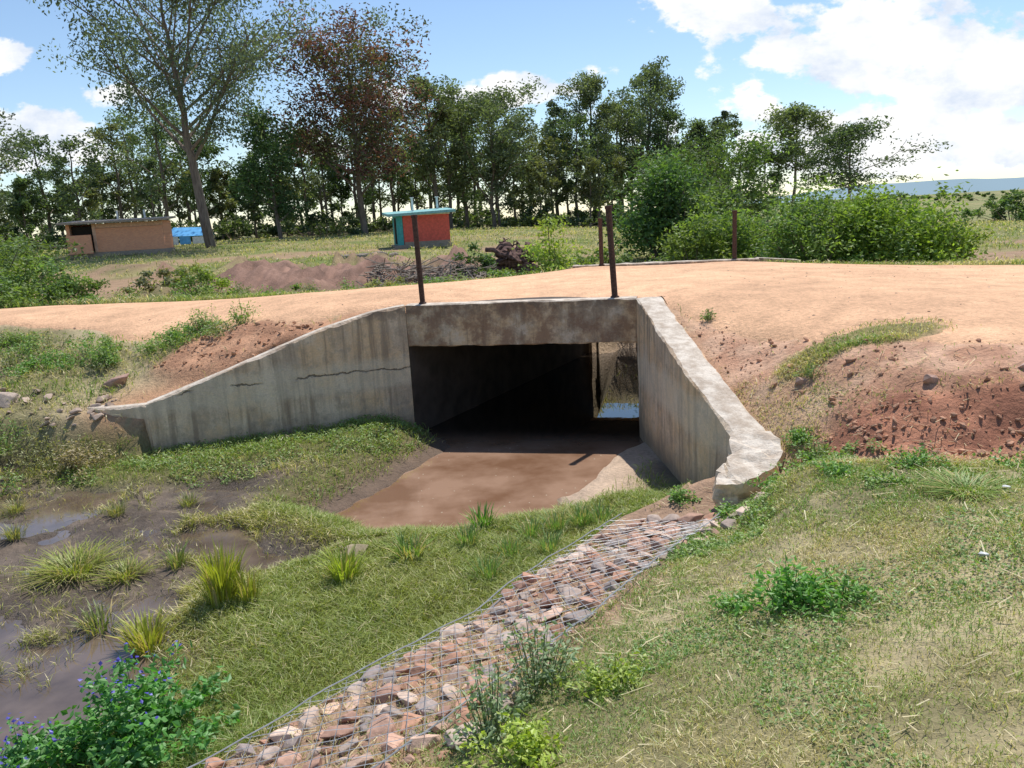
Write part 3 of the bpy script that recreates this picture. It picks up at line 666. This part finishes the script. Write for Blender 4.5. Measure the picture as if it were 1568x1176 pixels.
weed('leafy_weed',3.1,5.85,.5,.14,600,.035,(.13,.24,.05),8,20,.5);weed('leafy_weed',2.8,6.9,.35,.22,300,.035,(.18,.24,.08),9,14,.4);weed('leafy_weed',3.1,8.0,.3,.15,250,.03,(.18,.24,.08),10,12,.4);weed('leafy_weed',2.65,10.4,.3,.14,200,.035,(.12,.18,.05),11,12,.5)
for i,(x,y,w_,h_) in enumerate([(2.45,6.55,.5,.12),(2.75,6.9,.4,.11),(2.2,6.5,.4,.10),(2.75,7.3,.3,.12),(1.85,6.5,.35,.10),(1.6,7.3,.25,.14),(2.5,5.9,.4,.08),(3.9,5.7,.6,.10),(4.6,5.6,.6,.11)]): weed('leafy_weed',x,y,w_,h_,420,.034,(.15,.26,.06),30+i,18,.6)
for i,(x,y,w_,h_) in enumerate([(-6.4,10.6,1.3,.55),(-7.3,10.7,1.4,.5),(-5.9,10.3,.9,.35),(-8.3,10.6,1.4,.5),(-6.8,9.7,1.2,.35),(-9.5,11,1.5,.5)]): weed('leafy_weed',x,y,w_,h_,1300,.05,((.22,.22,.09),(.16,.24,.06),(.30,.24,.14))[i%3],40+i,44,.4)
rr=np.random.RandomState(77)
for i in range(52):
    x=-12+7.6*rr.rand();t=(x+12)/8.6;y=12.2+rr.rand()*(2.1-1.4*t)+(.5*t)
    if heap(np.array([x]),np.array([y]))[0]>.4: continue
    weed('verge_weed',x,y,.5+.6*rr.rand(),.14+.26*rr.rand(),420,.05,((.13,.24,.05),(.18,.26,.07),(.16,.18,.08))[i%3],60+i,16,.45)
for i in range(16):
    weed('verge_weed',-11+.75*i+.4*rr.rand(),19.2+1.6*rr.rand()+(.6 if i<6 else -.1),.7+.6*rr.rand(),.2+.35*rr.rand(),420,.07,((.13,.22,.05),(.20,.24,.08),(.16,.18,.08))[i%3],160+i,16,.45)
n=30000;x=rr.uniform(-6,0,n);y=rr.uniform(8.5,12.2,n);q=field(x,y)
k=(q['t']>.9)&(q['dw']<1.75*fbm(x,y,1.4,8)+.55)&(q['sp']>.25)&(fbm(x,y,2.5,18)>.42);x,y,hh=x[k],y[k],q['h'][k]
V,F_,C=leaves(np.column_stack([x,y,hh+.02+.09*rr.rand(len(x))**2]),.042,.022,rr,(.22,.32,.08),.8,.45);cp=[(V,F_,0,C)]
n=20000;x=rr.uniform(1.1,3.1,n);y=rr.uniform(5.4,7.4,n);q=field(x,y)
k=(q['t']<.3)&(fbm(x,y,2.2,19)>.54)&~((x>1.75)&(x<2.6)&(y>6.7))&(q['dg']>.9);x,y,hh=x[k],y[k],q['h'][k]
V,F_,C=leaves(np.column_stack([x,y,hh+.015+.05*rr.rand(len(x))**2]),.033,.018,rr,(.22,.33,.08),.8,.4);cp.append((V,F_,0,C))
n=40000;x=rr.uniform(-.5,4.5,n);y=rr.uniform(2.2,5.8,n);q=field(x,y)
k=(q['t']<.3)&(fbm(x,y,1.5,29)>.58)&(q['dg']>1.1);x,y,hh=x[k],y[k],q['h'][k]
V,F_,C=leaves(np.column_stack([x,y,hh+.01+.03*rr.rand(len(x))]),.022,.014,rr,(.20,.31,.09),.8,.4);cp.append((V,F_,0,C))
build('creeping_plants',cp,[M_leaf])

# ------------------------------------------------------------ bushes and trees
def bush_parts(x,y,w,h,n,ls,c,seed,z=None):
    rr=np.random.RandomState(seed);z=hgt(x,y)[0] if z is None else z
    c=np.array(c)*1.4
    m=max(10,int(n/110));d=norm(rr.randn(m,3));d[:,2]=np.abs(d[:,2]);rad=(.45+.55*rr.rand(m,1)**.5)
    lump_=.7+.55*rr.rand(m,1)
    cc=d*rad*lump_*np.array([w*.5,w*.45,h*.85])+np.array([x,y,z+h*.08])
    br=(.65+.7*rr.rand(m,1))
    k=rr.randint(0,m,n);r0=h*.10
    P_=cc[k]+rr.randn(n,3)*r0*np.array([1.2,1.2,.8]);P_[:,2]=np.maximum(P_[:,2],z+.02)
    yel=rr.rand(m,1);base=np.array(c)*br*(1+np.array([.45,.25,-.1])*(yel-.4))
    V,F_,C=leaves(P_,ls,ls*.5,rr,base[k],.5,.3)
    tl=[]
    for i in range(0,m,max(1,m//14)):
        t=np.linspace(0,1,5)[:,None];b0=np.array([x,y,z])+np.array([(cc[i,0]-x)*.2,(cc[i,1]-y)*.2,-.05])
        tl.append(tube(b0*(1-t)+cc[i]*t+rr.randn(5,3)*.02,np.linspace(.03,.01,5)*h*.5,4))
    sv2,sf=merge(tl);return [(V,F_,0,C),(sv2,sf,1,None)]
def bush(name,*a,**k): return build(name,bush_parts(*a,**k),[M_tree,M_bark])
G1=(.11,.17,.045);G2=(.085,.13,.045);G3=(.15,.21,.05)
bush('leafy_bush',8.2,20.6,3.4,2.35,8000,.13,G1,1);bush('leafy_bush',9.9,20.8,3.4,2.25,8500,.13,(.14,.21,.04),2);bush('leafy_bush',11.3,21.2,2.4,1.7,5000,.13,G3,3)
bush('leafy_bush',5.7,23.8,2.4,1.9,4500,.13,(.13,.18,.05),4);bush('leafy_bush',6.8,25,3.2,2.4,6500,.15,G1,5);bush('leafy_bush',7.8,23.3,2.2,2.0,4200,.14,G1,6)
bush('leafy_bush',1.3,22.3,1.7,1.9,3800,.12,(.18,.24,.05),7);bush('leafy_bush',3.6,30,2.2,.9,2200,.14,(.13,.18,.06),8)
bush('leafy_bush',6.6,33,3.0,4.2,7000,.22,(.065,.12,.04),9);bush('leafy_bush',8.8,34,3.6,3.0,5500,.2,G2,10)
bush('leafy_bush',-13.6,21.4,3.4,1.5,6500,.12,(.12,.18,.055),11);bush('leafy_bush',-16,24,3.8,2.2,6500,.14,G2,12);bush('leafy_bush',-11.6,21.2,1.9,.9,2500,.1,G1,13)
bush('leafy_bush',-8.4,22.6,1.8,1.0,2400,.1,G3,14);bush('leafy_bush',-10.2,24.5,2.4,.8,2200,.12,(.16,.16,.09),15);bush('leafy_bush',-5.6,21.2,1.4,.5,1400,.09,G1,16);bush('leafy_bush',-3.2,22.0,1.6,.6,1400,.09,(.2,.2,.09),17)
bush('leafy_bush',38,60,6,2.0,2400,.3,G2,18);bush('leafy_bush',14.0,32,3.4,1.9,3800,.2,(.10,.16,.045),21);bush('leafy_bush',-19,30,5,2.6,4000,.2,G2,22)
bush('leafy_bush',-1.0,26.5,1.6,.9,1600,.12,G2,23);bush('leafy_bush',-.2,22.6,1.6,.7,1500,.1,G3,24)

def tree_parts(x,y,H,W,cb,nl,n,ls,c,seed,tr=None,dens=.075,lean=0,up=.6,z=None,rcz=.8,forks=3,c2=None,droop=.25,gain=1.3):
    rr=np.random.RandomState(seed);z=hgt(x,y)[0] if z is None else z
    tr=tr or H*.016;t=np.linspace(0,1,12);wob=np.cumsum(rr.randn(12,2)*H*.006,0)
    trunk=np.column_stack([x+wob[:,0]+lean*H*t,y+wob[:,1],z-.1+t*H*.93])
    tl=[tube(trunk,tr*(1-.85*t)+.01,7)];cs=[];ws=[]
    for i in range(nl):
        u=(i+rr.rand())/nl;tt=cb+(1-cb)*u*.95;p0=np.array([np.interp(tt,t,trunk[:,k]) for k in range(3)])
        a=i*2.4+rr.randn()*.5;prof=math.sin(math.pi*min(1,(u*.80+.16)))**.7
        L=W*.5*prof*(.5+.75*rr.rand());el=up*(.6+.7*rr.rand())
        d=np.array([math.cos(a),math.sin(a),el*1.2]);s=np.linspace(0,1,6)[:,None]
        br=p0+d*L*s*np.array([1,1,.8])+np.array([0,0,L*.2])*s**2+np.cumsum(rr.randn(6,3)*L*.04,0)*s
        r0=tr*(1-.85*tt)*.55;tl.append(tube(br,np.linspace(r0,r0*.25+.005,6),5))
        for s_ in (.6,.85,1.0): cs.append(br[min(5,int(s_*5))]);ws.append(1)
        for j in range(forks):
            b0=br[2+rr.randint(3)];dd=norm(d+rr.randn(3)*.75);LL=L*(.3+.35*rr.rand())
            b2=b0+dd*LL*s+np.cumsum(rr.randn(6,3)*LL*.05,0)*s;tl.append(tube(b2,np.linspace(r0*.4,r0*.15+.003,6),4));cs+= [b2[5],b2[3]];ws+=[1,.7]
    cs.append(trunk[-1]);ws.append(1.2)
    cs=np.array(cs);ws=np.array(ws);m=len(cs);ws=ws*(.4+1.2*rr.rand(m));k=rr.choice(m,n,p=ws/ws.sum());rc=W*dens*(.6+.8*rr.rand(m,1))
    off=rr.randn(n,3);off=off/np.maximum(1,np.linalg.norm(off,axis=1)[:,None]/1.6)
    P_=cs[k]+off*rc[k]*np.array([1.25,1.25,rcz])
    br=.55+.95*rr.rand(m,1);base=np.array(c)*br*gain
    if c2 is not None: s2=rr.rand(m,1)<.45;base=np.where(s2,np.array(c2)*br*gain,base)
    V,F_,C=leaves(P_,ls,ls*.42,rr,base[k],.1,.3,droop)
    sv2,sf=merge(tl);return [(V,F_,0,C),(sv2,sf,1,None)]
def tree(name,*a,bark=None,**k): return build(name,tree_parts(*a,**k),[M_tree,bark or M_bark])
T1=(.115,.145,.085);T2=(.10,.135,.065);T3=(.135,.16,.09)
tree('tall_eucalyptus_tree',-20.2,55,17.6,16.5,.34,24,31000,.27,(.105,.13,.095),3,tr=.36,dens=.050,lean=-.055,up=.9,forks=6,droop=.9)
tree('red_leaved_tree',-12.0,70,15.0,13.0,.22,26,18000,.36,(.15,.065,.07),4,tr=.3,dens=.068,c2=(.09,.095,.055),forks=5,up=.8)
tree('eucalyptus_tree',-6.3,76,14.4,6.2,.18,18,7000,.33,T3,5,up=1.0,droop=.6);tree('eucalyptus_tree',-.8,76,12.2,8.4,.15,20,8800,.33,T1,6,dens=.062,up=.9);tree('eucalyptus_tree',-3.6,80,12.6,5.6,.15,16,5400,.33,T2,66,up=1.0)
tree('eucalyptus_tree',6.0,90,13.6,4.4,.15,14,4300,.37,T1,7,up=1.1,droop=.6);tree('eucalyptus_tree',10.6,90,17.0,6.6,.15,20,8200,.37,T3,8,up=1.1,droop=.6,dens=.066);tree('eucalyptus_tree',16.6,90,17.6,7.4,.15,20,8200,.37,T1,9,up=1.1,droop=.6,dens=.066)
tree('eucalyptus_tree',13.6,94,14.5,5.0,.15,16,4600,.37,T2,10,up=1.0,droop=.6);tree('eucalyptus_tree',22.0,88,11.4,6.2,.12,16,5600,.37,T2,11,dens=.068);tree('eucalyptus_tree',25,92,13.4,3.4,.15,14,3500,.36,(.085,.11,.06),12,up=1.1)
tree('round_crowned_tree',28.8,80,11.7,5.2,.45,15,6500,.34,(.125,.155,.075),13,dens=.10);tree('slender_tree',26.2,80,8.2,4.2,.25,12,3400,.34,T2,14)
tree('acacia_tree',17.2,40,5.6,4.2,.42,16,7500,.17,(.07,.10,.05),15,up=.35,rcz=.3,dens=.11,droop=0);tree('dark_green_tree',-18.2,66,10.6,5.4,.12,18,8000,.31,(.06,.105,.045),16,dens=.11)
tree('eucalyptus_tree',-38.5,60,12,7,.25,16,5500,.3,(.09,.115,.08),17);tree('leafy_tree',12.3,42,5.2,4.6,.1,14,5000,.22,(.10,.15,.05),18,dens=.11);tree('leafy_tree',9.6,45,4.6,4.2,.1,14,4400,.22,(.09,.135,.05),19,dens=.11)
parts=[];rr=np.random.RandomState(9)
def prof_h(u):
    return np.interp(u,[-200,0,60,120,190,250,330,395,420,480,560,640,720,820,880,960,1050,1120],[9,9.5,10,10,11.5,12.5,12,8,6.5,10.5,11,12,12,10,11,12,10,6])
for i in range(92):
    u=-160+1270*(i+rr.rand())/92;d=74+34*rr.rand();x=(u-771)/1210*d;Ht=prof_h(u)*d/85*(.62+.6*rr.rand())
    cc=((.09,.12,.065),(.115,.14,.08),(.075,.11,.05),(.13,.14,.07))[rr.randint(4)]
    parts+=tree_parts(x,d,Ht,Ht*(.30+.2*rr.rand()),.2,12,1900,.40,cc,1000+i,dens=.085,forks=2,up=1.0,droop=.5)
for i in range(80):
    u=-150+1250*(i+rr.rand())/80;d=70+30*rr.rand();parts+=bush_parts((u-771)/1210*d,d,5.5+3*rr.rand(),1.4+1.6*rr.rand(),450,.42,(.06,.085,.04),2000+i)
for i in range(46):
    d=130+500*rr.rand()**1.5;u=1090+620*rr.rand();parts+=bush_parts((u-771)/1210*d,d,5+.03*d,1.6+1.8*rr.rand(),300,.5+.002*d,(.08,.12,.05),3000+i)
build('distant_trees',parts,[M_tree,M_bark])
hx=np.linspace(-600,5200,160);hm=(.35+fbm(hx,hx*0,.0011,3))*62*ss(700,1900,hx)
V=np.concatenate([np.column_stack([hx,hx*0+3600,hx*0-8]),np.column_stack([hx,hx*0+3800,hm])])
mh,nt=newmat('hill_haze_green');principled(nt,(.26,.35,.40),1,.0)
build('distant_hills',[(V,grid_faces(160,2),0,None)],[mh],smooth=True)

# ------------------------------------------------------------ buildings
def box(name,c,s,mat,parent,bev=.01):
    x,y,z=c;a,b,h=[v/2 for v in s]
    o=prism(name,[(x-a,y-b),(x+a,y-b),(x+a,y+b),(x-a,y+b)],z-h,z+h,mat,parent,bev);return o
def brick(name,c1,c2,sc):
    m,nt=newmat(name);tcn=N(nt,'ShaderNodeTexCoord');mp=N(nt,'ShaderNodeMapping');mp.inputs['Rotation'].default_value=(math.radians(90),0,0);nt.links.new(tcn.outputs['Object'],mp.inputs[0])
    b=N(nt,'ShaderNodeTexBrick');b.inputs['Scale'].default_value=sc;b.inputs['Color1'].default_value=(*c1,1);b.inputs['Color2'].default_value=(*c2,1);b.inputs['Mortar'].default_value=(.5,.38,.3,1);nt.links.new(mp.outputs[0],b.inputs[0])
    principled(nt,b.outputs[0],.9,.2);return m
M_brick=brick('orange_brick',(.85,.38,.20),(.74,.31,.17),4);M_plast=simple_mat('pink_plaster',(.76,.46,.31),.9);M_roofg=simple_mat('grey_brown_roof',(.36,.29,.23),.7)
M_red=simple_mat('red_paint',(.78,.14,.10),.7);M_teal=simple_mat('teal_paint',(.07,.40,.40),.6);M_white=simple_mat('white_pipe',(.8,.8,.77),.5);M_dark=simple_mat('dark_opening',(.03,.025,.02),.9);M_rooft=simple_mat('teal_roof',(.25,.50,.50),.6)
z=hgt(-24,50)[0]-.05;b=empty('brick_latrine_building')
box('plinth',(-3.0+3,0,.1),(5.5,2.9,.3),M_roofg,b);box('front_wall',(.75,-1.35,.95),(3.9,.2,1.4),M_brick,b);box('side_wall_left',(-2.6,0,1.1),(.2,2.7,1.7),M_brick,b);box('side_wall_right',(2.6,0,1.1),(.2,2.7,1.7),M_brick,b);box('back_wall',(0,1.3,1.1),(5.0,.2,1.7),M_brick,b)
box('upper_band',(.75,-1.33,1.79),(3.9,.16,.26),M_plast,b);box('dark_entrance',(-1.85,-1.0,1.0),(1.2,.1,1.6),M_dark,b);box('screen_wall',(-1.95,-1.75,.75),(1.35,.14,1.1),M_brick,b);box('pillar',(-1.15,-1.36,1.1),(.18,.22,1.7),M_plast,b)
r_=box('roof',(0,-.1,2.08),(6.0,3.7,.12),M_roofg,b);r_.rotation_euler=(math.radians(2.5),0,0)
for i,xx in enumerate((-.4,1.2)): box('vent_%d'%i,(xx,1.4,2.35),(.1,.1,.7),M_white,b)
b.location=(-23.6,50,z);b.rotation_euler=(0,0,math.radians(12))
z=hgt(-4.7,45)[0]-.05;b=empty('red_latrine_hut')
box('plinth',(0,0,.08),(3.1,2.3,.22),M_roofg,b);box('front_wall',(.22,-1.0,1.0),(2.55,.15,1.66),M_red,b);box('left_wall',(-1.3,0,1.0),(.15,2.1,1.66),M_teal,b);box('right_wall',(1.42,0.05,1.0),(.15,1.9,1.66),M_red,b);box('back_wall',(0,1.0,1.0),(2.4,.15,1.66),M_red,b)
box('door_frame',(-1.21,-1.0,1.0),(.28,.19,1.66),M_teal,b);box('door',(-1.39,-.3,.95),(.05,.7,1.4),M_dark,b);box('skirting',(.22,-1.09,.25),(2.5,.03,.18),M_roofg,b)
r_=box('roof',(0,-.05,1.92),(3.7,2.8,.14),M_rooft,b);r_.rotation_euler=(math.radians(3),math.radians(-1.5),0)
box('roof_edge_band',(.05,-1.1,1.79),(3.0,.08,.1),M_white,b)
for i,(xx,yy_) in enumerate(((-.35,-.2),(1.15,.5))): box('vent_pipe_%d'%i,(xx,yy_,2.3),(.11,.11,.75),M_white,b);box('vent_cap_%d'%i,(xx,yy_,2.70),(.2,.2,.05),M_white,b)
b.location=(-4.65,45,z);b.rotation_euler=(0,0,math.radians(14))
z=hgt(-24,60)[0];M_blue=simple_mat('blue_tarpaulin',(.14,.46,.85),.5,.3,.3,3)
b=empty('blue_tarpaulin_shelter')
me=bpy.data.meshes.new('cover');me.from_pydata([(-1.5,-1,.75),(1.5,-1,.7),(1.3,0,1.3),(-1.2,0,1.4),(-1.5,1,.7),(1.5,1,.7)],[],[(0,1,2,3),(3,2,5,4)]);me.materials.append(M_blue);link(bpy.data.objects.new('cover',me),b)
for i,(xx,yy_) in enumerate(((-1.45,-.97),(1.45,-.97),(-1.45,.97),(1.45,.97))): box('pole_%d'%i,(xx,yy_,.35),(.06,.06,.8),M_bark,b)
box('white_panel_left',(-1.0,-.95,.45),(.8,.05,.6),M_white,b);box('blue_panel',(-.1,-.95,.42),(.8,.05,.55),M_blue,b);box('white_panel_right',(.9,-.95,.4),(.9,.05,.5),M_white,b)
b.location=(-23.2,60,z)
for i,(x,y,a,L,r) in enumerate(((-7.0,38,.2,2.2,.17),(-6.2,37.2,-.35,1.9,.18),(-7.6,38.6,.5,1.4,.12),(-5.4,37.6,.9,1.2,.12))):
    z=hgt(x,y)[0];t=np.linspace(-.5,.5,7);P_=np.column_stack([x+np.cos(a)*L*t,y+np.sin(a)*L*t,z+r*.9+.15*(t+.5)*(i%2)+.02*np.sin(t*9)]);rad=np.full(7,r)*(1-.2*(t+.5));rad[0]=rad[-1]=.01;V,F_=tube(P_,rad,9);build('fallen_log',[(V,F_,0,None)],[M_barkp])
rr=np.random.RandomState(12);parts=[];c0=np.array([.25,28,hgt(.25,28)[0]+.62]);tl=[]
lc=[c0+np.array(o) for o in ((-.45,0,-.1),(.4,.1,.0),(0,-.2,.25),(-.2,.1,.45),(.35,0,-.35),(-.5,0,-.4),(.65,.1,.35))]
for i in range(150):
    p0=lc[rr.randint(7)];d=norm(rr.randn(3)*np.array([1,.8,.8]));L=.25+.4*rr.rand();s=np.linspace(0,1,7)[:,None]
    P_=p0+d*L*s+np.cumsum(rr.randn(7,3)*.05,0)+np.array([0,0,-.2])*s**2*L;tl.append(tube(P_,np.linspace(.07,.02,7)*(.5+rr.rand()),5))
for i in range(12):
    p0=c0+np.array([rr.uniform(-.6,.7),-.3,rr.uniform(-.5,.4)]);a=rr.uniform(-.6,.6);s=np.linspace(-1,1,6)[:,None];tl.append(tube(p0+np.array([math.cos(a),-.2,math.sin(a)])*s*.55+rr.randn(6,3)*.03,np.full(6,.07+.05*rr.rand()),7))
V,F_=merge(tl);M_root=simple_mat('root_soil',(.21,.13,.11),.95,.1,.75,9);parts=[(V,F_,0,None)]
for p in lc: V2,F2=rock(rr,p,.38,ICO2,.9);parts.append((V2,F2,0,None))
build('uprooted_tree_stump',parts,[M_root])
tl=[]
for i in range(420):
    x=-4.2+4.0*rr.rand();y=24.0+3*rr.rand();z=hgt(x,y)[0];a=rr.rand()*6.28;L=.4+.9*rr.rand();s=np.linspace(-.5,.5,5)[:,None]
    P_=np.array([x,y,z+.06+.28*rr.rand()])+np.array([math.cos(a),math.sin(a),rr.randn()*.3])*L*s+rr.randn(5,3)*.03;tl.append(tube(P_,np.full(5,.012+.012*rr.rand()),4))
V,F_=merge(tl);build('brushwood_pile',[(V,F_,0,None)],[M_barkp])

# ------------------------------------------------------------ sky, sun, camera
sv=Vector((.48*math.cos(math.radians(65))/.9937,.87*math.cos(math.radians(65))/.9937,math.sin(math.radians(65)))).normalized()
sl=bpy.data.lights.new('sun','SUN');sl.energy=5.0;sl.angle=math.radians(.5);sl.color=(1,.95,.87)
so=bpy.data.objects.new('sun',sl);so.rotation_euler=sv.to_track_quat('Z','Y').to_euler();link(so)
w=bpy.data.worlds.new('World');scene.world=w;w.use_nodes=True;nt=w.node_tree;nt.nodes.clear()
sk=N(nt,'ShaderNodeTexSky',sky_type='NISHITA');sk.sun_disc=False;sk.sun_elevation=math.radians(65);sk.sun_rotation=math.atan2(sv.x,sv.y)
sk.air_density=1.0;sk.dust_density=.1;sk.ozone_density=2.5
b1=N(nt,'ShaderNodeBackground');b1.inputs[1].default_value=.15;nt.links.new(sk.outputs[0],b1.inputs[0])
tc=N(nt,'ShaderNodeTexCoord');D=tc.outputs['Generated']
sx=N(nt,'ShaderNodeSeparateXYZ');nt.links.new(D,sx.inputs[0])
yy=math_(nt,'MAXIMUM',sx.outputs[1],.05);A=math_(nt,'DIVIDE',sx.outputs[0],yy);E=math_(nt,'DIVIDE',sx.outputs[2],yy)
blobs=[(.255,.225,.075,.05,1),(.24,.165,.06,.03,.6),(.47,.175,.18,.07,1),(.62,.14,.2,.08,1),(.52,.07,.30,.05,.95),(.33,.12,.10,.045,.6),(.62,.24,.10,.04,.6),(.02,.148,.10,.026,.95),(-.14,.15,.10,.03,.5),(-.57,.125,.13,.042,1),(-.60,.215,.06,.022,.95),(-.54,.295,.06,.022,.9),(-.47,.17,.05,.02,.8),(-.3,.10,.2,.03,.5),(.12,.10,.2,.03,.5)]
tot=None
for (a,e_,ra,re,wt) in blobs:
    dx=math_(nt,'DIVIDE',math_(nt,'SUBTRACT',A,a),ra);dy=math_(nt,'DIVIDE',math_(nt,'SUBTRACT',E,e_),re)
    q=math_(nt,'ADD',math_(nt,'MULTIPLY',dx,dx),math_(nt,'MULTIPLY',dy,dy))
    gq=math_(nt,'MULTIPLY',math_(nt,'EXPONENT',math_(nt,'MULTIPLY',q,-1.0)),wt)
    tot=gq if tot is None else math_(nt,'MAXIMUM',tot,gq)
cmb=N(nt,'ShaderNodeCombineXYZ');nt.links.new(A,cmb.inputs[0]);nt.links.new(math_(nt,'MULTIPLY',E,1.7),cmb.inputs[1])
cn=noise(nt,cmb.outputs[0],11,8,.60);cn2=noise(nt,cmb.outputs[0],7,6,.62)
m1=math_(nt,'ADD',tot,math_(nt,'MULTIPLY',math_(nt,'SUBTRACT',cn,.5),2.2))
mask=rng_(nt,m1,.40,.62,0,1,True)
mask=math_(nt,'MULTIPLY',mask,rng_(nt,sx.outputs[1],.02,.2))
mask=math_(nt,'MULTIPLY',mask,rng_(nt,sx.outputs[2],-.02,.02))
b2=N(nt,'ShaderNodeBackground');b2.inputs[1].default_value=1.1
nt.links.new(mixc(nt,rng_(nt,cn2,.36,.54),(.66,.74,.87),(1.0,1.0,1.0)),b2.inputs[0])
ms=N(nt,'ShaderNodeMixShader');nt.links.new(mask,ms.inputs[0]);nt.links.new(b1.outputs[0],ms.inputs[1]);nt.links.new(b2.outputs[0],ms.inputs[2])
wo=N(nt,'ShaderNodeOutputWorld');nt.links.new(ms.outputs[0],wo.inputs[0])
cam=bpy.data.cameras.new('camera');cam.sensor_width=36;cam.lens=27.78;cam.clip_end=9000;cam.clip_start=.05
co=bpy.data.objects.new('camera',cam);link(co)
co.matrix_world=Matrix.Translation((0,0,1.25))@Matrix.Rotation(math.radians(90-11.9),4,'X')@Matrix.Rotation(math.radians(-3.2),4,'Z')
scene.camera=co
